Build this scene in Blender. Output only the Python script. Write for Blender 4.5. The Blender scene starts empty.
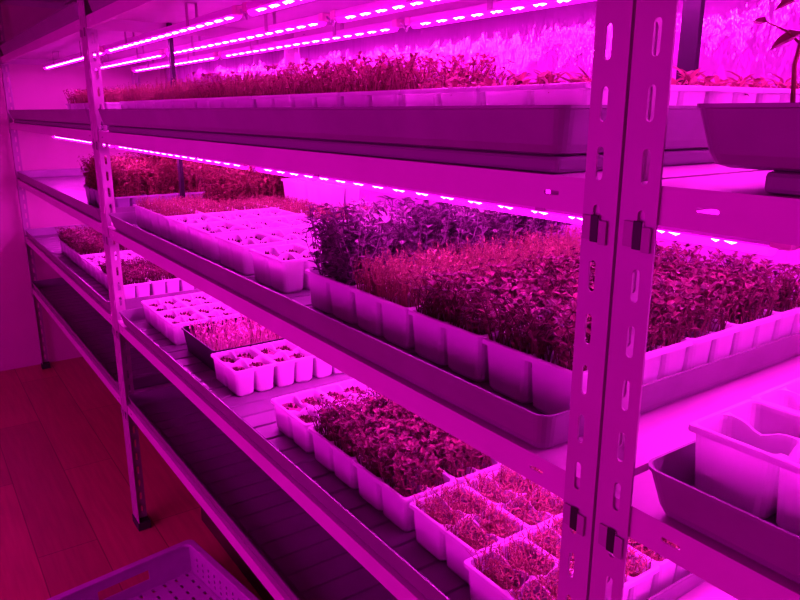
import bpy, bmesh, math, random
from mathutils import Vector, Matrix
PI = math.pi
H = 1.447                      # height of the eye above the floor
scn = bpy.context.scene
COL = scn.collection
rnd = random.Random(7)

# ------------------------------------------------------------------ materials
def mat(name, base, rough=.5, metal=0., noise=None, bump=None, translucent=0., island=None, spec=.5, stretch=None):
    m = bpy.data.materials.new(name); m.use_nodes = True
    nt = m.node_tree; N = nt.nodes; L = nt.links
    p = N['Principled BSDF']; out = N['Material Output']
    p.inputs['Roughness'].default_value = rough; p.inputs['Metallic'].default_value = metal
    p.inputs['Specular IOR Level'].default_value = spec
    tc = N.new('ShaderNodeTexCoord')
    csock = None
    if island:                                   # leaves: colour differs from leaf to leaf
        g = N.new('ShaderNodeNewGeometry'); r = N.new('ShaderNodeValToRGB')
        L.new(g.outputs['Random Per Island'], r.inputs['Fac'])
        r.color_ramp.elements[0].color = (*island[0], 1); r.color_ramp.elements[-1].color = (*island[-1], 1)
        for i, c in enumerate(island[1:-1]):
            e = r.color_ramp.elements.new((i + 1) / (len(island) - 1)); e.color = (*c, 1)
        csock = r.outputs['Color']
    elif noise:
        n = N.new('ShaderNodeTexNoise'); n.inputs['Scale'].default_value = noise[0]; n.inputs['Detail'].default_value = 5
        r = N.new('ShaderNodeValToRGB')
        r.color_ramp.elements[0].position = .35; r.color_ramp.elements[1].position = .65
        r.color_ramp.elements[0].color = (*noise[1], 1); r.color_ramp.elements[1].color = (*base, 1)
        L.new(tc.outputs['Object'], n.inputs['Vector']); L.new(n.outputs['Fac'], r.inputs['Fac']); csock = r.outputs['Color']
    if csock: L.new(csock, p.inputs['Base Color'])
    else: p.inputs['Base Color'].default_value = (*base, 1)
    if bump:
        n2 = N.new('ShaderNodeTexNoise'); n2.inputs['Scale'].default_value = bump[0]; n2.inputs['Detail'].default_value = 4
        b = N.new('ShaderNodeBump'); b.inputs['Strength'].default_value = bump[1]; b.inputs['Distance'].default_value = bump[2]
        src = tc.outputs['Object']
        if stretch:
            mp = N.new('ShaderNodeMapping'); mp.inputs['Scale'].default_value = stretch; L.new(src, mp.inputs['Vector']); src = mp.outputs[0]
        L.new(src, n2.inputs['Vector']); L.new(n2.outputs['Fac'], b.inputs['Height']); L.new(b.outputs['Normal'], p.inputs['Normal'])
    if translucent:
        t = N.new('ShaderNodeBsdfTranslucent'); mx = N.new('ShaderNodeMixShader'); mx.inputs['Fac'].default_value = translucent
        if csock: L.new(csock, t.inputs['Color'])
        else: t.inputs['Color'].default_value = (*base, 1)
        L.new(p.outputs[0], mx.inputs[1]); L.new(t.outputs[0], mx.inputs[2]); L.new(mx.outputs[0], out.inputs['Surface'])
    return m

def emit(name, col, s):
    m = bpy.data.materials.new(name); m.use_nodes = True
    nt = m.node_tree; nt.nodes.remove(nt.nodes['Principled BSDF'])
    e = nt.nodes.new('ShaderNodeEmission'); e.inputs['Color'].default_value = (*col, 1); e.inputs['Strength'].default_value = s
    nt.links.new(e.outputs[0], nt.nodes['Material Output'].inputs['Surface']); return m

def glow(name, col, s, clear):
    m = emit(name, col, s); nt = m.node_tree; e = nt.nodes['Emission']; t = nt.nodes.new('ShaderNodeBsdfTransparent'); a = nt.nodes.new('ShaderNodeMixShader')
    a.inputs[0].default_value = clear; nt.links.new(e.outputs[0], a.inputs[1]); nt.links.new(t.outputs[0], a.inputs[2]); nt.links.new(a.outputs[0], nt.nodes['Material Output'].inputs['Surface'])
    return m
def floor_mat():
    m = bpy.data.materials.new('laminate'); m.use_nodes = True
    nt = m.node_tree; N = nt.nodes; L = nt.links; p = N['Principled BSDF']
    tc = N.new('ShaderNodeTexCoord'); b = N.new('ShaderNodeTexBrick')
    b.inputs['Color1'].default_value = (.56, .26, .13, 1); b.inputs['Color2'].default_value = (.42, .2, .1, 1)
    b.inputs['Mortar'].default_value = (.22, .1, .05, 1)
    b.inputs['Scale'].default_value = 1.; b.inputs['Mortar Size'].default_value = .002
    b.inputs['Brick Width'].default_value = 1.2; b.inputs['Row Height'].default_value = .19
    mp = N.new('ShaderNodeMapping'); mp.inputs['Scale'].default_value = (3, 40, 1)
    n = N.new('ShaderNodeTexNoise'); n.inputs['Scale'].default_value = 1.5; n.inputs['Detail'].default_value = 6
    mx = N.new('ShaderNodeMix'); mx.data_type = 'RGBA'; mx.blend_type = 'MULTIPLY'; mx.inputs[0].default_value = .5
    L.new(tc.outputs['Object'], b.inputs['Vector']); L.new(tc.outputs['Object'], mp.inputs['Vector']); L.new(mp.outputs[0], n.inputs['Vector'])
    L.new(b.outputs['Color'], mx.inputs[6]); L.new(n.outputs['Fac'], mx.inputs[7]); L.new(mx.outputs[2], p.inputs['Base Color'])
    p.inputs['Roughness'].default_value = .38
    return m

STEEL = mat('grey_painted_steel', (.42, .33, .37), .42, 0, noise=(9, (.385, .3, .34)), spec=.4)
SHELFM = mat('brightened_shelf_steel', (.56, .42, .5), .42, 0, noise=(9, (.52, .39, .46)), spec=.4)  # post grey lightened: the beams' extra brightness is put into the colour
TRAYP = mat('grey_tray_plastic', (.2, .19, .2), .4, noise=(14, (.175, .165, .175)))
RISER = mat('dark_riser', (.16, .15, .16), .6)
WHITEP = mat('white_cassette_plastic', (.88, .87, .88), .2, translucent=.48)
GREYP = mat('dark_cassette_plastic', (.25, .24, .28), .4)
BLACKP = mat('black_plastic', (.014, .013, .014), .5, spec=.25)
SOIL = mat('brown_peat', (.16, .07, .03), .9, noise=(180, (.05, .02, .01)), bump=(300, .6, .003))
PAD = mat('pale_growing_pad', (.34, .06, .2), .8, noise=(60, (.12, .02, .05)), bump=(260, .5, .002))
PALE = mat('pale_felt', (.8, .5, .72), .8, translucent=.3)
CRUMB = mat('seed_crumbs', (.07, .02, .012), .85)
LEAF_RED = mat('dark_red_leaf', (0, 0, 0), .55, spec=.22, island=[(.045, .015, .018), (.11, .025, .04), (.2, .06, .075), (.07, .04, .03)], translucent=.18)
LEAF_ROSE = mat('rose_leaf', (0, 0, 0), .55, spec=.22, island=[(.16, .05, .05), (.32, .1, .12), (.42, .16, .16)], translucent=.3)
LEAF_FINE = mat('fine_yellow_green_leaf', (0, 0, 0), .55, spec=.22, island=[(.26, .2, .1), (.4, .25, .14), (.2, .15, .09)], translucent=.3)
LEAF_PEA = mat('pea_leaf', (0, 0, 0), .55, spec=.22, island=[(.07, .07, .07), (.15, .14, .13), (.3, .26, .26), (.09, .07, .08)], translucent=.25)
LEAF_BUSH = mat('bushy_leaf', (0, 0, 0), .6, spec=.2, island=[(.10, .07, .03), (.24, .13, .07), (.34, .18, .1)], translucent=.25)
LEAF_PINK = mat('pale_sprout', (0, 0, 0), .45, island=[(.55, .3, .36), (.68, .42, .48), (.42, .14, .2)], translucent=.3)
CRATEP = mat('violet_grey_crate_plastic', (.44, .38, .46), .45, noise=(25, (.39, .34, .41)))
RUBBER = mat('black_rubber', (.02, .02, .02), .7)
HOUSING = mat('lamp_housing', (.7, .4, .7), .4)
CAPM = mat('pink_lamp_cap', (.75, .45, .55), .4)
CABLE = mat('lamp_cable', (.6, .55, .6), .5)
WALLM = mat('painted_wall', (.66, .5, .5), .75, noise=(3, (.62, .47, .47)))
CEILM = mat('ceiling_paint', (.6, .56, .58), .8)
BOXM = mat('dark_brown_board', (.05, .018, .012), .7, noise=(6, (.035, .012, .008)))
AISLE = 2.0
FILM = mat('reflective_film', (.6, .3, .6), .06, .36, bump=(18, .55, .02), spec=.8, stretch=(1, 1, .3))
LED = emit('led_diode', (1., .016, .88), 112.)
GLOW = glow('lamp_cover', (1., .002, .9), 5., .75)

# ------------------------------------------------------------------ helpers
def mesh_from(name, V, F, m, smooth=False):
    me = bpy.data.meshes.new(name); me.from_pydata([tuple(v) for v in V], [], F); me.materials.append(m)
    if smooth:
        me.polygons.foreach_set('use_smooth', [True] * len(me.polygons))
    me.update(); return me
def from_bm(name, bm, m, smooth=False):
    bmesh.ops.recalc_face_normals(bm, faces=bm.faces)
    me = bpy.data.meshes.new(name); bm.to_mesh(me); bm.free(); me.materials.append(m)
    if smooth: me.polygons.foreach_set('use_smooth', [True] * len(me.polygons))
    return me
def put(name, me, parent=None, loc=(0, 0, 0), rz=0):
    o = bpy.data.objects.new(name, me); COL.objects.link(o); o.location = loc; o.rotation_euler = (0, 0, rz)
    if parent: o.parent = parent
    return o
def tag(o, label, cat, group=None):
    n = len(label.split()); assert 4 <= n <= 16, (n, label)
    o['label'] = label; o['category'] = cat
    if group: o['group'] = group
    return o
def struct(o): o['kind'] = 'structure'; return o
def bx(bm, x0, x1, y0, y1, z0, z1, bevel=0):
    r = bmesh.ops.create_cube(bm, size=1); vs = r['verts']
    for v in vs: v.co = Vector(((x0 + x1) / 2 + v.co.x * (x1 - x0), (y0 + y1) / 2 + v.co.y * (y1 - y0), (z0 + z1) / 2 + v.co.z * (z1 - z0)))
    if bevel:
        es = list({e for v in vs for e in v.link_edges})
        bmesh.ops.bevel(bm, geom=es, offset=bevel, segments=2, affect='EDGES', profile=.5)
def tube(V, F, pts, radii, n=4):
    b0 = len(V); pts = [Vector(p) for p in pts]
    for i, p in enumerate(pts):
        d = (pts[min(i + 1, len(pts) - 1)] - pts[max(i - 1, 0)]).normalized()
        u = d.orthogonal().normalized(); w = d.cross(u); r = radii[i] if isinstance(radii, (list, tuple)) else radii
        for k in range(n):
            a = 2 * PI * k / n; V.append(p + (u * math.cos(a) + w * math.sin(a)) * r)
    for i in range(len(pts) - 1):
        for k in range(n):
            F.append((b0 + i * n + k, b0 + i * n + (k + 1) % n, b0 + (i + 1) * n + (k + 1) % n, b0 + (i + 1) * n + k))
    F.append(tuple(b0 + k for k in range(n))[::-1]); e = b0 + (len(pts) - 1) * n; F.append(tuple(e + k for k in range(n)))
def rrect(x0, x1, y0, y1, r, nc=3, ne=0):
    """rounded rectangle, counter-clockwise; nc+1 points a corner, ne between corners"""
    P = []
    C = [(x1 - r, y0 + r, -90), (x1 - r, y1 - r, 0), (x0 + r, y1 - r, 90), (x0 + r, y0 + r, 180)]
    for i, (cx, cy, a) in enumerate(C):
        arc = [(cx + r * math.cos(math.radians(a + 90 * k / nc)), cy + r * math.sin(math.radians(a + 90 * k / nc))) for k in range(nc + 1)]
        P += arc
        nx, ny, na = C[(i + 1) % 4]; q = (nx + r * math.cos(math.radians(na)), ny + r * math.sin(math.radians(na))); s = arc[-1]
        for k in range(ne):
            t = (k + 1) / (ne + 1); P.append((s[0] + (q[0] - s[0]) * t, s[1] + (q[1] - s[1]) * t))
    return P
def ring(V, F, loops, cap0=False, cap1=False):
    n = len(loops[0]); base = len(V)
    for lp in loops: V.extend(lp)
    for i in range(len(loops) - 1):
        for k in range(n):
            a = base + i * n; F.append((a + k, a + (k + 1) % n, a + n + (k + 1) % n, a + n + k))
    if cap0: F.append(tuple(base + k for k in range(n))[::-1])
    if cap1: F.append(tuple(base + (len(loops) - 1) * n + k for k in range(n)))
def lift(P, z): return [(x, y, z) for x, y in P]

# ------------------------------------------------------------------ the room
X_FAR, X_RIGHT, Y_BACK, Y_FRONT, Z_CEIL = -4.47, 2.6, 1.36, -1.7, 2.55
def slab(name, x0, x1, y0, y1, z0, z1, m):
    bm = bmesh.new(); bx(bm, x0, x1, y0, y1, z0, z1); return struct(put(name, from_bm(name, bm, m)))
slab('floor', X_FAR - .1, X_RIGHT + .1, Y_FRONT - .1, Y_BACK + .1, -.1, 0, floor_mat())
slab('ceiling', X_FAR - .1, X_RIGHT + .1, Y_FRONT - .1, Y_BACK + .1, Z_CEIL, Z_CEIL + .1, CEILM)
slab('wall_left', X_FAR - .1, X_FAR, Y_FRONT - .1, Y_BACK + .1, 0, Z_CEIL, WALLM)
slab('wall_right', X_RIGHT, X_RIGHT + .1, Y_FRONT - .1, Y_BACK + .1, 0, Z_CEIL, WALLM)
slab('wall_back', X_FAR, X_RIGHT, Y_BACK, Y_BACK + .1, 0, Z_CEIL, WALLM)
slab('wall_front', X_FAR, X_RIGHT, Y_FRONT - .1, Y_FRONT, 0, Z_CEIL, WALLM)

# wrinkled silver film on the wall behind the racks
V, F = [], []; nx, nz = 150, 40; fx0, fx1, fz0, fz1 = -4.3, 1.7, .001, 1.98
rf = random.Random(3); ph = [(rf.uniform(0, 6.3), rf.uniform(5, 26), rf.uniform(-4, 4)) for _ in range(7)]
for j in range(nz + 1):
    for i in range(nx + 1):
        x = fx0 + (fx1 - fx0) * i / nx; z = fz0 + (fz1 - fz0) * j / nz
        d = sum(math.sin(x * f + z * g + p) for p, f, g in ph) / 7
        V.append((x, Y_BACK - .022 + .012 * d, z))
for j in range(nz):
    for i in range(nx):
        a = j * (nx + 1) + i; F.append((a, a + 1, a + nx + 2, a + nx + 1))
film = put('reflective_film', mesh_from('reflective_film', V, F, FILM, True))
film.modifiers.new('thick', 'SOLIDIFY').thickness = .001
tag(film, 'wrinkled shiny film hung on the wall behind the shelves', 'film')

# ------------------------------------------------------------------ slotted racks
YF = .515                                       # front plane of the racks
SEAMS = [-4.405, -2.405, -.404, 1.597]
LEVELS = {'L5': .53, 'L0': .238, 'L1': -.093, 'L2': -.391, 'L3': -.706, 'L4': -.997}   # lower edge of each beam, from the eye
BEAM = .033; DEPTH = .70; FL = .038; TH = .0022

def slotted(bm, origin, du, dv, width, uc, hw, cells, slot):
    """flat strip along dv with rounded slots; cells = list of (v0,v1,s0,s1) with s0=None for a plain cell"""
    o, du, dv = Vector(origin), Vector(du), Vector(dv)
    P = lambda u, v: bm.verts.new(o + du * u + dv * v)
    fs = []
    for v0, v1, s0, s1 in cells:
        if s0 is None:
            fs.append(bm.faces.new([P(0, v0), P(width, v0), P(width, v1), P(0, v1)])); continue
        arcb = [(-math.cos(t), -math.sin(t)) for t in [0, PI / 6, PI / 3, PI / 2]]
        left = [(0, v0), (uc, v0), (uc, s0)] + [(uc - hw * math.sin(t), s0 + hw - hw * math.cos(t)) for t in (PI / 6, PI / 3, PI / 2)] \
            + [(uc - hw * math.cos(t), s1 - hw + hw * math.sin(t)) for t in (0, PI / 6, PI / 3)] + [(uc, s1), (uc, v1), (0, v1)]
        fs.append(bm.faces.new([P(u, v) for u, v in left]))
        right = [(2 * uc - u, v) if abs(u) > 1e-9 else (width, v) for u, v in left][::-1]
        fs.append(bm.faces.new([P(u, v) for u, v in right]))
    return fs
def thicken(bm, faces, vec):
    r = bmesh.ops.extrude_face_region(bm, geom=faces, use_keep_orig=True)
    for v in r['geom']:
        if isinstance(v, bmesh.types.BMVert): v.co += Vector(vec)
ZT = 1.98
pitch, ph0 = .0515, 1.453 - 28 * .0515
cells = []; z = .012; k = 0
zc = ph0
while zc - .026 < .012: zc += pitch
cells.append((.012, zc - pitch / 2, None, None))
while zc + pitch / 2 < ZT:
    cells.append((zc - pitch / 2, zc + pitch / 2, zc - .015, zc + .015)); zc += pitch
cells.append((zc - pitch / 2, ZT, None, None))

def post_mesh(sx, sy):
    """L profile, corner at the origin, one flange along sx*X, one along sy*Y"""
    bm = bmesh.new()
    for o, u, nrm in (((0, 0, 0), (sx, 0, 0), (0, sy * TH, 0)), ((0, sy * TH, 0), (0, sy, 0), (sx * TH, 0, 0))):
        b2 = bmesh.new(); slotted(b2, o, u, (0, 0, 1), FL - (TH if o[1] else 0), .0225, .0038, cells, None)
        bmesh.ops.remove_doubles(b2, verts=b2.verts, dist=1e-5); thicken(b2, b2.faces[:], nrm)
        tmp = bpy.data.meshes.new('tmp'); b2.to_mesh(tmp); b2.free(); bm.from_mesh(tmp); bpy.data.meshes.remove(tmp)
    return from_bm('post', bm, STEEL)
posts = {(sx, sy): post_mesh(sx, sy) for sx in (1, -1) for sy in (1, -1)}
bm = bmesh.new(); bx(bm, -.0012, FL + .001, -.003, FL + .003, 0, .03, .001); foot_me = from_bm('foot', bm, RUBBER)

def shelf_mesh(L):
    """folded sheet shelf, front-left-bottom corner at the origin"""
    bm = bmesh.new(); e = .042
    n = lambda a, b: (a, b, None, None)
    D = DEPTH - .006
    # front and back folded edges with a stamped slot near each end (strip runs along X)
    for y in (0, D):
        sl = [n(0, e + .01), (e + .01, e + .07, e + .026, e + .046), n(e + .07, L - e - .07), (L - e - .07, L - e - .01, L - e - .046, L - e - .026), n(L - e - .01, L)]
        b2 = bmesh.new(); slotted(b2, (0, y, 0), (0, 0, 1), (1, 0, 0), BEAM, .0165, .0021, sl, None)
        bmesh.ops.remove_doubles(b2, verts=b2.verts, dist=1e-5); thicken(b2, b2.faces[:], (0, .0012 if y == 0 else -.0012, 0))
        tmp = bpy.data.meshes.new('tmp'); b2.to_mesh(tmp); b2.free(); bm.from_mesh(tmp); bpy.data.meshes.remove(tmp)
    g = .0012
    bx(bm, 0, L, g, D - g, BEAM - g, BEAM)
    bx(bm, 0, g, g, D - g, 0, BEAM - g); bx(bm, L - g, L, g, D - g, 0, BEAM - g)
    bx(bm, g, L - g, g, .014, 0, g); bx(bm, g, L - g, D - .014, D - g, 0, g)
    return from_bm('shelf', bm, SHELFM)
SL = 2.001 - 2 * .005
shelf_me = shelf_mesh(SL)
# stiffener under each shelf (a hat rail along the length)
bm = bmesh.new(); bx(bm, .05, SL - .05, .33, .37, BEAM - .016, BEAM - .0015, .001); stiff_me = from_bm('stiffener', bm, STEEL)
# clip that hooks the shelf to the post flange
bm = bmesh.new()
bx(bm, -.0145, -.0045, -.0026, -.0004, -.0225, .0, .0005); bx(bm, .0045, .0135, -.0026, -.0004, -.0255, -.0035, .0005)
clip_me = from_bm('clip', bm, mat('dull_clip_steel', (.3, .26, .26), .55))
bm = bmesh.new(); bx(bm, -.0045, .0045, -.0016, -.0004, -.023, .002, .0006); notch_shade_me = from_bm('clip_notch_shade', bm, BLACKP)  # black piece stands for the shade in the notch between the tabs

RACK = {}
for b, (x0, x1) in zip('ABC', zip(SEAMS[:-1], SEAMS[1:])):
    r = bpy.data.objects.new('storage_rack', None); COL.objects.link(r); r.location = ((x0 + x1) / 2, YF + DEPTH / 2, 0); RACK[b] = r
    off = -r.location
    lab = {'A': 'grey slotted steel rack at the far left, against the left wall', 'B': 'grey slotted steel rack in the middle, between the two double posts',
           'C': 'grey slotted steel rack at the right, partly out of frame'}[b]
    tag(r, lab, 'rack', 'slotted racks standing in a row')
    for (px, sx) in ((x0 + .0018, 1), (x1 - .0018, -1)):
        for (py, sy) in ((YF, 1), (YF + DEPTH, -1)):
            p = put('post', posts[(sx, sy)], r, Vector((px, py, 0)) + off)
            f = put('foot', foot_me, p, (0 if sx > 0 else -FL, 0 if sy > 0 else -FL, 0)); f['label'] = 'black plastic foot'
            if sy > 0:
                for lv in ('L0', 'L1', 'L2', 'L3', 'L4'):
                    c = put('clip', clip_me, p, (sx * .0215, -.0002, H + LEVELS[lv] + .001))
                    if b != 'A': put('clip_notch_shade', notch_shade_me, p, (sx * .0215, -.0014, H + LEVELS[lv] + .0))
    for lv, zz in LEVELS.items():
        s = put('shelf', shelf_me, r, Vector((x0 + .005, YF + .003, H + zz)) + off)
        put('stiffener', stiff_me, s)

# ------------------------------------------------------------------ trays
def tray_mesh(L, D, h, ribs=True):
    """shallow tray with rounded corners, drafted walls, thin rim and ribbed floor; corner of the rim at the origin"""
    V, F = [], []; t = .0028; dr = .010
    R = lambda ins, r, z: lift(rrect(ins, L - ins, ins, D - ins, r, 5, 0), z)
    ring(V, F, [R(dr + .012, .010, 0), R(dr + .004, .013, .003), R(dr, .015, .011), R(.002, .017, h - .004), R(0, .018, h - .003), R(0, .018, h), R(t, .017, h),
                R(dr + t, .014, .011), R(dr + t + .006, .007, .005)], True, True)
    me_v, me_f = V, F
    if ribs:
        x = .05; w = .067
        while x + w < L - .03:
            y0, y1, zt = .035, D - .035, .0085
            b = len(V)
            V += [(x + .003, y0, .0045), (x + w - .003, y0, .0045), (x + w - .003, y1, .0045), (x + .003, y1, .0045),
                  (x + .005, y0 + .002, zt), (x + w - .005, y0 + .002, zt), (x + w - .005, y1 - .002, zt), (x + .005, y1 - .002, zt)]
            F += [(b + 4, b + 5, b + 6, b + 7)] + [(b + i, b + (i + 1) % 4, b + 4 + (i + 1) % 4, b + 4 + i) for i in range(4)]
            x += w
    return mesh_from('grow_tray', V, F, TRAYP)
TD = .63; TY = YF - .003
TH_ = {'L0': .05, 'L1': .0485, 'L2': .0485, 'L3': .0485, 'L4': .0485}
tray_me = {}
bm = bmesh.new(); bx(bm, 0, 1.785, 0, .60, 0, .0165, .004); riser_me = from_bm('riser', bm, RISER)
SHELFNAME = {'L0': 'top', 'L1': 'upper', 'L2': 'middle', 'L3': 'lower', 'L4': 'bottom'}
RACKNAME = {'A': 'far left', 'B': 'middle', 'C': 'right-hand'}
FLOORZ = {}
for b, (x0, x1) in zip('ABC', zip(SEAMS[:-1], SEAMS[1:])):
    for lv in ('L0', 'L1', 'L2', 'L3', 'L4'):
        L = 1.86; h = TH_[lv]
        if h not in tray_me: tray_me[h] = tray_mesh(L, TD, h)
        xs = x0 + (.072 if b != 'C' else (.060 if lv == 'L1' else .048)); z = H + LEVELS[lv] + BEAM + .0006
        up = .0165 if lv == 'L1' else 0
        t = put('grow_tray', tray_me[h], None, (xs, TY, z + up))
        state = {'L0': 'deep', 'L1': 'deep', 'L2': 'shallow', 'L3': 'shallow', 'L4': 'empty shallow'}[lv]
        tag(t, f'{state} grey plastic tray on the {SHELFNAME[lv]} shelf of the {RACKNAME[b]} rack', 'tray', 'long grey trays on the shelves')
        if up: put('riser', riser_me, t, (.060, .014, -.0165))
        FLOORZ[(b, lv)] = z + up + .0087

# ------------------------------------------------------------------ grow lights
LL = 1.2
bm = bmesh.new(); bx(bm, 0, LL, -.012, .012, .004, .020, .002); bx(bm, .004, LL - .004, -.009, .009, .002, .0045); house_me = from_bm('grow_light', bm, HOUSING)
V, F = [], []
for k in range(18):
    for dx, r in ((0, .0068), (.0175, .0092)):
        cx = .04 + k * .0645 + dx; b = len(V); n = 6
        V.append((cx, 0, -.0022))
        V += [(cx + r * math.cos(2 * PI * i / n), r * math.sin(2 * PI * i / n), .0019) for i in range(n)]
        F += [(b, b + 1 + (i + 1) % n, b + 1 + i) for i in range(n)]
nl = len(F); b = len(V)
V += [(.006, -.0085, .0019), (LL - .006, -.0085, .0019), (LL - .006, .0085, .0019), (.006, .0085, .0019)]; F.append((b, b + 3, b + 2, b + 1))
led_me = mesh_from('led_strip', V, F, LED); led_me.materials.append(HOUSING); led_me.polygons[nl].material_index = 1
V, F = [], []; nk = 8
for x in (.004, LL - .004):
    V += [(x, .0105 * math.cos(PI * k / nk), .003 - .0105 * math.sin(PI * k / nk)) for k in range(nk + 1)]
F = [(k, k + 1, nk + 2 + k, nk + 1 + k) for k in range(nk)]
cover_me = mesh_from('lamp_cover', V, F, GLOW, True)
bm = bmesh.new(); bx(bm, -.02, .002, -.0135, .0135, .002, .0215, .003); cap_me = from_bm('end_cap', bm, CAPM)
def bracket_me_(top):
    bm = bmesh.new(); bx(bm, -.008, .008, -.014, -.0122, .004, top); bx(bm, -.008, .008, .0122, .014, .004, top); bx(bm, -.008, .008, -.014, .014, top - .0015, top)
    return from_bm('bracket', bm, STEEL)
V, F = [], []
tube(V, F, [(LL + .018, 0, .012), (LL + .026, .004, .004), (LL + .038, .006, -.008), (LL + .05, .004, .004), (LL + .058, 0, .012)], .0035, 6)
cable_me = mesh_from('power_cable', V, F, CABLE, True)
ROWS = [(.68, 'front'), (.90, 'centre'), (1.115, 'back')]
SEG = [(-4.10, 'far left'), (-2.822, 'middle left'), (-1.545, 'middle right'), (-.268, 'right-hand')]
br_me = {}
for lv, drop in (('L0', .031), ('L1', .035), ('L2', .035)):
    zl = H + LEVELS[lv] - drop
    top = drop + BEAM - .0165
    if drop not in br_me: br_me[drop] = (bracket_me_(drop + BEAM - .0016), bracket_me_(drop + BEAM - .0016))
    for y, rn in ROWS:
        for xs, sn in SEG:
            g = put('grow_light', house_me, None, (xs, y, zl))
            tag(g, f'glowing {rn} row light bar, {sn} one under the {SHELFNAME[lv]} shelf', 'grow light', 'light bars under the shelves')
            put('led_strip', led_me, g); put('lamp_cover', cover_me, g)['label'] = 'clear glowing lamp cover'
            put('end_cap', cap_me, g); c2 = put('end_cap', cap_me, g, (LL, 0, 0), PI)
            if xs < 0.0 and sn != 'right-hand': put('power_cable', cable_me, g)
            for bxp in (.3, .9):
                put('bracket', br_me[drop][0], g, (bxp, 0, 0))

# ------------------------------------------------------------------ seedling cassettes
CW, CD, CH = .158, .1035, .067
def cassette_mesh(name, m):
    V, F = [], []
    nc, ne = 3, 7
    for ix in (0, 1):
        for iy in (0, 1):
            x0, x1 = ix * CW / 2, (ix + 1) * CW / 2; y0, y1 = iy * CD / 2, (iy + 1) * CD / 2
            a = lambda s, o, i: o if s else i
            def lp(o, i, r, z, notch=0):
                xx0 = x0 + (o if ix == 0 else i); xx1 = x1 - (o if ix == 1 else i)
                yy0 = y0 + (o if iy == 0 else i); yy1 = y1 - (o if iy == 1 else i)
                out = []
                for x, y in rrect(xx0, xx1, yy0, yy1, r, nc, ne):
                    dz = 0
                    if notch:
                        inx = abs(x - CW / 2) < .004; iny = abs(y - CD / 2) < .004
                        if inx: dz = .6 * notch * math.exp(-(((y - (y0 + y1) / 2) / .008) ** 2))
                        if iny: dz = max(dz, .75 * notch * math.exp(-(((x - (x0 + x1) / 2) / .012) ** 2)))
                    out.append((x, y, z - dz))
                return out
            ring(V, F, [lp(.0075, .0068, .010, 0), lp(.0042, .0036, .010, .005), lp(.0014, .0012, .0085, CH - .006, .010), lp(.0004, .0003, .0006, CH - .0035, .012), lp(.0, .0, .0006, CH, .012),
                        lp(.0035, .0016, .008, CH, .012), lp(.0042, .0022, .008, CH - .004, .010), lp(.0062, .0054, .0095, .007), lp(.009, .0084, .008, .0028)], True, True)
    # turned rim around all four cells
    R = lambda ins, z: lift(rrect(ins, CW - ins, ins, CD - ins, .007, 4, 0), z)
    ring(V, F, [R(.0006, CH - .001), R(-.0022, CH - .005), R(-.003, CH - .005), R(-.0026, CH + .0006), R(-.0012, CH + .0014), R(.0026, CH + .0012), R(.003, CH - .0004)])
    me = mesh_from(name, V, F, m); return me
cass_white = cassette_mesh('seedling_cassette', WHITEP)
cass_dark = cassette_mesh('seedling_cassette_dark', GREYP)
def pads_mesh(name, z0, z1, ins, m, crumbs=0, seed=0):
    V, F = [], []; r = random.Random(seed)
    for ix in (0, 1):
        for iy in (0, 1):
            x0, x1 = ix * CW / 2 + ins, (ix + 1) * CW / 2 - ins; y0, y1 = iy * CD / 2 + ins, (iy + 1) * CD / 2 - ins
            P = rrect(x0, x1, y0, y1, .008, 3, 0)
            ring(V, F, [lift(P, z0), lift(P, z1 - .002), [(x + (.003 if x < (x0 + x1) / 2 else -.003), y + (.003 if y < (y0 + y1) / 2 else -.003), z1) for x, y in P]], True, True)
    me = mesh_from(name, V, F, m)
    if crumbs:
        me.materials.append(CRUMB); n0 = len(F)
        for c in range(crumbs):
            ix, iy = r.randint(0, 1), r.randint(0, 1)
            cx = ix * CW / 2 + r.uniform(ins + .008, CW / 2 - ins - .008); cy = iy * CD / 2 + r.uniform(ins + .007, CD / 2 - ins - .007); s = r.uniform(.002, .0068)
            b = len(V); a = r.uniform(0, 3)
            for i in range(5): V.append((cx + s * math.cos(a + i * 1.257), cy + s * math.sin(a + i * 1.257) * r.uniform(.5, 1), z1 - .0005))
            V.append((cx, cy, z1 + s * 1.5)); F += [(b + i, b + (i + 1) % 5, b + 5) for i in range(5)]
        me2 = mesh_from(name, V, F, m); me2.materials.append(CRUMB)
        for i, p in enumerate(me2.polygons): p.material_index = 1 if i >= n0 else 0
        return me2
    return me
pad_low = [pads_mesh('growing_medium', .0035, .055, .0075, PAD, 64, s) for s in (1, 2, 3)]
pad_deep = pads_mesh('growing_medium', .0035, .030, .0095, PAD, 12, 9)
pad_pale = pads_mesh('growing_medium', .0035, .050, .0115, PALE)
pad_full = pads_mesh('growing_medium', .0035, .050, .0115, SOIL)

# ---- foliage
def leaf(V, F, p, d, up, ln, w, curl=.25):
    p = Vector(p); d = Vector(d).normalized(); s = d.cross(Vector(up))
    if s.length < 1e-3: s = d.orthogonal()
    s.normalize(); n = s.cross(d)
    b = len(V)
    V += [p, p + d * ln * .35 + s * w * .5 + n * w * .12, p + d * ln * .35 - n * w * .06, p + d * ln * .35 - s * w * .5 + n * w * .12,
          p + d * ln * .72 + s * w * .38 + n * (w * .1 - ln * curl * .25), p + d * ln * .72 - n * (w * .06 + ln * curl * .25), p + d * ln * .72 - s * w * .38 + n * (w * .1 - ln * curl * .25),
          p + d * ln - n * ln * curl * .6]
    F += [(b, b + 1, b + 2), (b, b + 2, b + 3), (b + 1, b + 4, b + 5, b + 2), (b + 2, b + 5, b + 6, b + 3), (b + 4, b + 7, b + 5), (b + 5, b + 7, b + 6)]
def rdir(r, tilt): 
    a = r.uniform(0, 2 * PI); return Vector((math.cos(a) * tilt, math.sin(a) * tilt, 1)).normalized()
def spot(r, over=.0): return (r.uniform(-over, CW + over), r.uniform(-over, CD + over))
Z0 = .050
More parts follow.
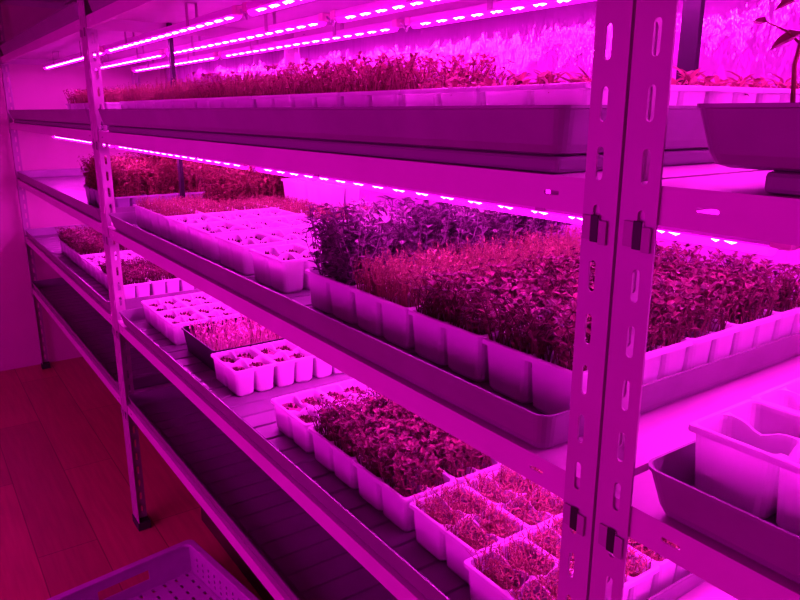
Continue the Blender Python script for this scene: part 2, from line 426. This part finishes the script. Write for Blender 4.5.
def f_leafy(seed, n=260, h=(.03, .08), ll=(.008, .015), lw=(.0045, .009), m=None):
    r = random.Random(seed); V, F = [], []
    for _ in range(n):
        x, y = spot(r); x = min(max(x, .01), CW - .01); y = min(max(y, .009), CD - .009); hh = r.uniform(*h); d = rdir(r, .28)
        p0 = Vector((x, y, Z0)); p1 = p0 + d * hh * .6; p2 = p0 + Vector((d.x * 1.5, d.y * 1.5, d.z)).normalized() * hh
        tube(V, F, [p0, p1, p2], [.0011, .0009, .0006], 3)
        for q, t in ((p2, 3), (p1, 1)):
            for k in range(t):
                a = r.uniform(0, 2 * PI); e = r.uniform(.1, 1.1)
                leaf(V, F, q, (math.cos(a), math.sin(a), e), (0, 0, 1), r.uniform(*ll), r.uniform(*lw), r.uniform(0, .6))
    return mesh_from('microgreens', V, F, m or LEAF_RED)
def f_fine(seed, n=420, h=(.018, .055), m=None, tilt=.45):
    r = random.Random(seed); V, F = [], []
    for _ in range(n):
        x, y = spot(r); x = min(max(x, .008), CW - .008); y = min(max(y, .008), CD - .008); hh = r.uniform(*h); d = rdir(r, r.uniform(0, tilt))
        p0 = Vector((x, y, Z0)); p1 = p0 + Vector((d.x * .5, d.y * .5, 1)).normalized() * hh * .5; p2 = p1 + Vector((d.x * 1.6, d.y * 1.6, d.z)).normalized() * hh * .6
        tube(V, F, [p0, p1, p2], [.0007, .0006, .0003], 3)
        for k in range(3):
            q = p1.lerp(p2, r.uniform(.1, 1)); a = r.uniform(0, 2 * PI)
            leaf(V, F, q, (math.cos(a), math.sin(a), r.uniform(.2, 1.2)), (0, 0, 1), r.uniform(.005, .012), r.uniform(.0014, .003))
    return mesh_from('microgreens', V, F, m or LEAF_FINE)
def f_pea(seed, n=115):
    r = random.Random(seed); V, F = [], []
    for _ in range(n):
        x, y = spot(r); x = min(max(x, .026), CW - .02); y = min(max(y, .018), CD - .018); hh = r.uniform(.08, .145)
        pts = [Vector((x, y, Z0))]; d = rdir(r, .2)
        for k in range(6):
            d = (d + Vector((r.uniform(-.35, .35), r.uniform(-.35, .35), .15))).normalized(); q = pts[-1] + d * hh / 6
            q.x = min(max(q.x, .002), CW - .002); q.y = min(max(q.y, -.01), CD + .01); pts.append(q)
        tube(V, F, pts, .0010, 3)
        for q in pts[1:]:
            for s in range(2):
                a = r.uniform(0, 2 * PI); leaf(V, F, q, (math.cos(a), math.sin(a), r.uniform(-.2, .8)), (0, 0, 1), r.uniform(.012, .022), r.uniform(.008, .014), r.uniform(-.2, .6))
        a = r.uniform(0, 6.28); t = [pts[-2]]                     # curled tendril
        for k in range(9):
            rr = .012 * (1 - k / 11); a += .8; t.append(t[-1] + Vector((math.cos(a) * rr * .7, math.sin(a) * rr * .7, .0025)))
        for q in t: q.z = min(q.z, .199)
        tube(V, F, t, .0006, 3)
    for q in V: q.z = min(q.z, .203)
    return mesh_from('microgreens', V, F, LEAF_PEA)
def f_bush(seed, n=210, h=(.07, .145)):
    r = random.Random(seed); V, F = [], []
    for _ in range(n):
        x, y = spot(r); x = min(max(x, .01), CW - .01); y = min(max(y, .01), CD - .01); hh = r.uniform(*h); d = rdir(r, .3)
        p0 = Vector((x, y, Z0)); p1 = p0 + Vector((d.x * .4, d.y * .4, 1)) * hh * .5; p2 = p0 + d * hh
        tube(V, F, [p0, p1, p2], [.0011, .0008, .0005], 3)
        for k in range(10):
            q = p1.lerp(p2, r.uniform(-.75, 1.02)); a = r.uniform(0, 2 * PI)
            leaf(V, F, q, (math.cos(a), math.sin(a), r.uniform(-.3, .9)), (0, 0, 1), r.uniform(.010, .018), r.uniform(.006, .011), r.uniform(0, .5))
    return mesh_from('microgreens', V, F, LEAF_BUSH)
def f_sparse(seed, n=26, h=(.006, .03), ll=(.014, .03), w=(.006, .010), m=None):
    r = random.Random(seed); V, F = [], []
    for _ in range(n):
        x, y = spot(r); x = min(max(x, .01), CW - .01); y = min(max(y, .01), CD - .01); hh = r.uniform(*h); d = rdir(r, .5)
        p0 = Vector((x, y, Z0)); p2 = p0 + d * hh
        tube(V, F, [p0, p2], [.0012, .0009], 3)
        for k in range(3):
            a = r.uniform(0, 2 * PI); leaf(V, F, p2, (math.cos(a), math.sin(a), r.uniform(.1, 1.6)), (0, 0, 1), r.uniform(*ll), r.uniform(*w), r.uniform(.2, 1.1))
    return mesh_from('microgreens', V, F, m or LEAF_RED)
def f_seed(seed):   # few thin seedlings just up
    return f_sparse(seed, 16, (.004, .026), (.006, .012), (.003, .005), LEAF_BUSH)
def tidy(me):
    for v in me.vertices:
        for i, w in ((0, CW), (1, CD)):
            c = v.co[i]
            if c < 0: v.co[i] = c * (.55 if i else .3)
            elif c > w: v.co[i] = w + (c - w) * .3
    return me
FOL = {
    'leafy': [f_leafy(s) for s in (11, 12, 13)],
    'fine': [f_fine(s, 520, (.03, .078)) for s in (21, 22, 23)],
    'wispy': [f_fine(s, 360, (.012, .04), None, .75) for s in (24, 25, 26)],
    'low': [f_fine(s, 420, (.012, .04)) for s in (31, 32)],
    'pea': [f_pea(s) for s in (41, 42, 43)],
    'bush': [f_bush(s) for s in (51, 52, 53)],
    'short': [f_leafy(s, 240, (.03, .058), (.006, .011)) for s in (61, 62)],
    'tuft': [f_fine(s, 420, (.02, .065), LEAF_FINE, .3) for s in (71, 72)],
    'redtall': [f_leafy(s, 150, (.03, .075), (.008, .014), (.004, .007), LEAF_ROSE) for s in (81, 82)],
    'sparse': [f_sparse(s, 34, (.006, .028), (.014, .03), (.006, .011), LEAF_ROSE) for s in (91, 92)],
    'seed': [f_seed(s) for s in (97, 98)],
}
FOL = {k: [tidy(m) for m in v] for k, v in FOL.items()}
DESC = {'leafy': 'of dark red leafy sprouts', 'fine': 'of fine feathery greens', 'wispy': 'of wispy feathery greens', 'low': 'of low fine greens', 'pea': 'of tall tangled pea shoots', 'bush': 'of tall bushy greens',
        'short': 'of short leafy sprouts', 'tuft': 'of upright orange tinged greens', 'redtall': 'of tall reddish sprouts', 'sparse': 'of sparse broad leaves', 'seed': 'of a few seedlings', None: ''}
ORD = ['front', 'second', 'third', 'fourth', 'fifth', 'sixth']
NTH = ['first', 'second', 'third', 'fourth', 'fifth', 'sixth', 'seventh', 'eighth', 'ninth', 'tenth', 'eleventh', 'twelfth', 'thirteenth']
GROUP = {'leafy': 'cassettes of dark red leafy sprouts', 'fine': 'cassettes of fine feathery greens', None: 'empty white cassettes'}
def cassette(b, lv, x, y, kind, label, dark=False, z=None, rz=0):
    o = put('seedling_cassette', cass_dark if dark else cass_white, None, (x, y, (FLOORZ[(b, lv)] if z is None else z) + .0002), rz)
    if lv == 'L1': o.scale = (1, 1, .90)
    tag(o, label, 'seedling tray', GROUP.get(kind, 'cassettes ' + DESC[kind]) + f' on the {SHELFNAME[lv]} shelves')
    if kind is None:
        put('growing_medium', pad_deep if b == 'C' else rnd.choice(pad_low), o)['label'] = 'pale growing pad with brown crumbs'
    else:
        if lv == 'L1': put('growing_medium', pad_pale, o)['label'] = 'pale growing pad'
        else: put('growing_medium', pad_full, o)['label'] = 'brown peat'
        g = put('microgreens', rnd.choice(FOL[kind]), o)
        if lv == 'L1': g.scale = (1, 1, 1.1); g.location = (0, 0, -.006)
    return o
Y0 = .582; PY = .1072
def columns(b, lv, cols, rows=5, side='left of the slotted post', y0=Y0):
    """cols: (x, kind, rows, dark) counted away from a post"""
    for i, c in enumerate(cols):
        if c is None: continue
        x, kind = c[0], c[1]; nr = c[2] if len(c) > 2 else rows; dark = c[3] if len(c) > 3 else False
        kinds = c[1] if isinstance(c[1], list) else [c[1]] * nr
        for j in range(nr):
            kind = kinds[j]
            jx, jy = rnd.uniform(-.0015, .0015), rnd.uniform(-.001, .001)
            w = 'dark' if dark else 'white'
            lab = f'{w} cassette {DESC[kind]}, {ORD[j]} row, {NTH[i]} {side}, {SHELFNAME[lv]} shelf' if kind else f'empty {w} cassette, {ORD[j]} row, {NTH[i]} {side}, {SHELFNAME[lv]} shelf'
            if len(lab.split()) > 16: lab = lab.replace(' of the slotted post', ' of slotted post').replace(' row,', ',')
            cassette(b, lv, x + jx, y0 + j * PY + jy, kind, lab, dark)
# middle shelf, middle rack (from the near post leftwards)
columns('B', 'L2', [(-.650, 'leafy'), (-.814, 'leafy'), (-.978, 'fine'), (-1.142, 'pea'), (-1.392, [None, None, 'seed', 'seed', 'seed']), (-1.592, [None, None, None, 'seed', 'seed']), (-1.786, [None, None, None, 'low', 'low']), (-1.962, [None, None, None, 'low'], 4),
                    (-2.126, 'low', 4), (-2.290, 'low', 2)])
for j in (2, 3, 4): cassette('B', 'L2', -2.290, Y0 + j * PY, 'bush', f'dark cassette of tall bushy greens, {ORD[j]} row, just right of the far post', True)
for k, (x, s) in enumerate(((-1.962, 'right'), (-2.126, 'left'))):
    for q in range(2):
        cassette('B', 'L2', x, Y0 + 4 * PY, None, f'empty white cassette, {("under", "upper")[q]} one of the {s} stack at the back', z=FLOORZ[('B', 'L2')] + q * .0686)
# middle shelf, far rack
columns('A', 'L2', [(-2.672, 'bush', 5, True), (-2.836, 'bush', 5, True), (-3.0, 'bush', 4, True)], side='left of far post')
columns('A', 'L2', [(-3.25, None, 2)], side='beyond the bushy greens', y0=.80)
# lower shelf, middle rack
columns('B', 'L3', [(-.647, 'wispy')], y0=.556)
columns('B', 'L3', [None, (-.811, 'wispy'), (-.982, 'leafy'), (-1.148, 'leafy'), (-1.318, None, 4), (-1.674, None, 4)])
columns('B', 'L3', [(-2.146, None, 4), (-2.308, None, 4)], side='beyond the black box')
# lower shelf, far rack
columns('A', 'L3', [(-2.72, 'short', 5), (-2.885, 'short', 5), (-3.05, None, 4), (-3.215, None, 4), (-3.39, 'leafy', 4), (-3.554, 'leafy', 4), (-3.72, 'leafy', 4)], side='left of far post')
# right rack
columns('C', 'L2', [(-.346, None, 4), (-.182, None, 4)], side='right of slotted post', y0=.568)
columns('C', 'L3', [(-.30, 'seed', 3), (-.135, 'seed', 3)], side='right of slotted post')
# upper shelf
columns('B', 'L1', [(-.655, 'sparse', 5), (-.818, 'sparse'), (-.981, 'redtall'), (-1.144, 'redtall'), (-1.307, 'redtall'), (-1.470, 'tuft'), (-1.633, 'redtall'), (-1.796, 'tuft'),
                    (-1.959, 'tuft'), (-2.122, 'low'), (-2.285, 'tuft')], rows=2, y0=.57)
columns('A', 'L1', [(-2.67, 'tuft'), (-2.833, 'tuft'), (-2.996, 'tuft'), (-3.16, 'redtall')], rows=2, side='left of far post')
columns('C', 'L1', [(-.312, 'seed'), (-.149, 'seed')], rows=2, side='right of slotted post', y0=.615)

# black box of pale sprouts on the lower shelf
V, F = [], []; BW, BD, BH = .262, .42, .070
R = lambda ins, z: lift(rrect(ins, BW - ins, ins, BD - ins, .012, 4, 0), z)
ring(V, F, [R(.012, 0), R(.010, .002), R(.002, BH - .004), R(-.001, BH - .004), R(-.001, BH), R(.003, BH), R(.0115, .004)], True, True)
box = put('sprout_box', mesh_from('sprout_box', V, F, BLACKP), None, (-1.946, .592, FLOORZ[('B', 'L3')]))
tag(box, 'black plastic box of pale sprouts between white cassettes on the lower shelf', 'seedling tray')
bm = bmesh.new(); bx(bm, .0125, BW - .0125, .0125, BD - .0125, .0045, .036, .002); gm = put('growing_medium', from_bm('growing_medium', bm, SOIL), box)
r = random.Random(5); V, F = [], []
for _ in range(620):
    x, y = r.uniform(.016, BW - .016), r.uniform(.016, BD - .016); hh = r.uniform(.025, .058); d = rdir(r, .25)
    p0 = Vector((x, y, .035)); p2 = p0 + d * hh; tube(V, F, [p0, p2], [.0013, .0009], 3)
    for k in range(2):
        a = r.uniform(0, 6.28); leaf(V, F, p2, (math.cos(a), math.sin(a), 1.2), (0, 0, 1), r.uniform(.007, .013), r.uniform(.004, .006))
put('microgreens', mesh_from('microgreens', V, F, LEAF_PINK), box)

# tall single plant at the right edge of the upper shelf
zt = FLOORZ[('C', 'L1')]
pl = bpy.data.objects.new('tall_seedling', None); COL.objects.link(pl); pl.location = (-.329, .641, zt + .0425)
tag(pl, 'tall single plant with drooping leaves at the right edge, upper shelf', 'plant')
V, F = [], []
tube(V, F, [(0, 0, -.002), (-.003, 0, .03), (.001, .002, .06), (-.006, .002, .09), (-.004, .003, .15)], [.0022, .002, .0019, .0017, .0012], 6)
tube(V, F, [(.0, .001, .046), (-.014, .0, .058), (-.030, -.002, .066)], [.0012, .001, .0007], 5)
put('stem', mesh_from('stem', V, F, LEAF_BUSH, True), pl)
for p, d, l in (((.0, .002, .056), (-.85, -.3, -.3), .028), ((-.004, .002, .085), (-.8, -.3, -.25), .024), ((-.006, .002, .092), (-.6, -.5, .3), .03), ((-.003, .002, .125), (-.9, -.2, .05), .034), ((-.03, -.002, .066), (-1, 0, .3), .016), ((-.004, .002, .11), (.8, -.3, .3), .034)):
    V, F = [], []; leaf(V, F, p, d, (0, -.8, .6), l, l * .5, .4); put('leaf', mesh_from('leaf', V, F, LEAF_RED), pl)

# ------------------------------------------------------------------ dark struts in the gaps between the racks
def strut(x, y, z0, z1, lab, hw=.011):
    bm = bmesh.new(); bx(bm, -hw, hw, -.006, .006, 0, z1 - z0, .001)
    o = put('support_strut', from_bm('support_strut', bm, BLACKP), None, (x, y, z0)); tag(o, lab, 'strut', 'dark struts between the shelves')
    bm = bmesh.new(); bx(bm, -hw - .002, hw + .002, -.009, .009, 0, .004, .001); put('base_plate', from_bm('base_plate', bm, BLACKP), o)
sh = lambda lv: H + LEVELS[lv] + BEAM
strut(-2.39, .77, sh('L1') + .0005, H + LEVELS['L0'] + BEAM - .0012, 'dark vertical strut above the far post on the upper shelf')
strut(-2.39, .77, sh('L2') + .0005, H + LEVELS['L1'] + BEAM - .0012, 'dark vertical strut in front of bushy greens on the middle shelf')
strut(-.792, 1.168, sh('L1') + .0005, H + LEVELS['L0'] + BEAM - .0012, 'wide dark vertical strut behind the upper shelf plants, just right of the slotted post', .018)

# ------------------------------------------------------------------ crate and board on the floor
W_, D_, HH = .60, .44, .112
cr = bpy.data.objects.new('plastic_crate', None); COL.objects.link(cr); cr.location = (-2.035, .592, 0); cr.rotation_euler = (0, 0, math.radians(8))
tag(cr, 'violet grey perforated plastic crate on the floor in front of the racks', 'crate')
# local frame: x to the right, y towards the aisle is negative; corner at the origin
def perforated(bm, o, du, dv, W, Hh, nu, nv, hw, hh, th, solid=lambda i, j: False):
    o, du, dv = Vector(o), Vector(du), Vector(dv); cu, cv = W / nu, Hh / nv
    us = sorted({round(u, 6) for i in range(nu) for u in (i * cu, i * cu + cu / 2 - hw, i * cu + cu / 2 + hw)} | {W})
    vs = sorted({round(v, 6) for j in range(nv) for v in (j * cv, j * cv + cv / 2 - hh, j * cv + cv / 2 + hh)} | {Hh})
    g = {}
    vt = lambda i, j: g.setdefault((i, j), None) or g.__setitem__((i, j), bm.verts.new(o + du * us[i] + dv * vs[j])) or g[(i, j)]
    fs = []
    for i in range(len(us) - 1):
        for j in range(len(vs) - 1):
            if i % 3 == 1 and j % 3 == 1 and not solid(i // 3, j // 3): continue
            fs.append(bm.faces.new([vt(i, j), vt(i + 1, j), vt(i + 1, j + 1), vt(i, j + 1)]))
    return fs
def solid_panel(name, build, par, vec):
    bm = bmesh.new(); build(bm); thicken(bm, bm.faces[:], vec)
    return put(name, from_bm(name, bm, CRATEP), par)
solid_panel('crate_floor', lambda bm: perforated(bm, (.012, -D_ + .012, .012), (1, 0, 0), (0, 1, 0), W_ - .024, D_ - .024, 15, 11, .0085, .0045, .004), cr, (0, 0, .004))
def end_panel(x):
    def f(bm):
        P = lambda y, z: bm.verts.new((x + (.008 if x < .2 else -.008) * (1 - z / HH), y, z)); y0, y1 = -D_ + .006, -.006; a, b2, c, d = -.30, -.145, .050, .082
        ys = [y0, a, b2, y1]; zs = [.006, c, d, HH]
        g = [[P(y, z) for z in zs] for y in ys]
        for i in range(3):
            for j in range(3):
                if i == 1 and j == 1: continue
                bm.faces.new([g[i][j], g[i + 1][j], g[i + 1][j + 1], g[i][j + 1]])
    return f
solid_panel('end_panel', end_panel(.006), cr, (.004, 0, 0)); solid_panel('end_panel', end_panel(W_ - .006), cr, (-.004, 0, 0))
for y in (-.006, -D_ + .006):
    solid_panel('side_panel', lambda bm: perforated(bm, (.006, y, .006), (1, 0, 0), (0, 0, 1), W_ - .012, HH - .012, 16, 5, .0045, .005, .004, lambda i, j: j in (0, 4) or i in (0, 13)), cr, (0, .004 if y < -.1 else -.004, 0))
V, F = [], []
R = lambda ins, z: lift([(x, y - D_) for x, y in rrect(ins, W_ - ins, ins, D_ - ins, .02, 4, 0)], z)
ring(V, F, [R(-.008, HH - .012), R(-.010, HH - .010), R(-.010, HH + .001), R(-.008, HH + .003), R(.010, HH + .003), R(.012, HH + .001), R(.012, HH - .006), R(.0, HH - .006), R(-.008, HH - .012)])
put('crate_rim', mesh_from('crate_rim', V, F, CRATEP), cr)
bm = bmesh.new(); bx(bm, 0, .03, 0, .03, 0, .0125, .002); cfoot = from_bm('crate_foot', bm, CRATEP)
for x in (.03, W_ - .06):
    for y in (-.05, -D_ + .02): put('crate_foot', cfoot, cr, (x, y, 0))

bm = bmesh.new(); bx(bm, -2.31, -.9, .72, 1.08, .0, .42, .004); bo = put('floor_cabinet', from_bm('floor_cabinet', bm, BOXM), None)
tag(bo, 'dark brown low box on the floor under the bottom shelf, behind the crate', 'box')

# ------------------------------------------------------------------ light of the room, camera, view
w = bpy.data.worlds.new('World'); scn.world = w; w.use_nodes = True
w.node_tree.nodes['Background'].inputs['Color'].default_value = (.4, .0, .35, 1); w.node_tree.nodes['Background'].inputs['Strength'].default_value = .02
# added area lights stand in for an unseen lit rack across the aisle
for x in (-3.4, -1.4, .6):
    for z in (1.5, 1.2, .95):
        l = bpy.data.lights.new('aisle_fill', 'AREA'); l.shape = 'RECTANGLE'; l.size = 1.8; l.size_y = .34; l.energy = AISLE * {-3.4: .42, -1.4: 1.5, .6: .38}[x]; l.color = (1., .0006, .86)
        lo = bpy.data.objects.new('aisle_fill', l); COL.objects.link(lo); lo.location = (x, -1.25, z); lo.rotation_euler = (math.radians(60), 0, 0)
cam = bpy.data.cameras.new('camera'); co = bpy.data.objects.new('camera', cam); COL.objects.link(co); scn.camera = co
cam.sensor_width = 36; cam.lens = 711 / 800 * 36; cam.clip_start = .01
co.location = (0, 0, H)
a = math.radians(34.8); p = math.atan2(189, 711)
fw = Vector((-math.cos(a) * math.cos(p), math.sin(a) * math.cos(p), -math.sin(p)))
co.rotation_euler = fw.to_track_quat('-Z', 'Y').to_euler()
scn.view_settings.view_transform = 'Standard'; scn.view_settings.look = 'None'; scn.view_settings.gamma = 1; scn.view_settings.use_curve_mapping = False
scn.view_settings.exposure = 1.5
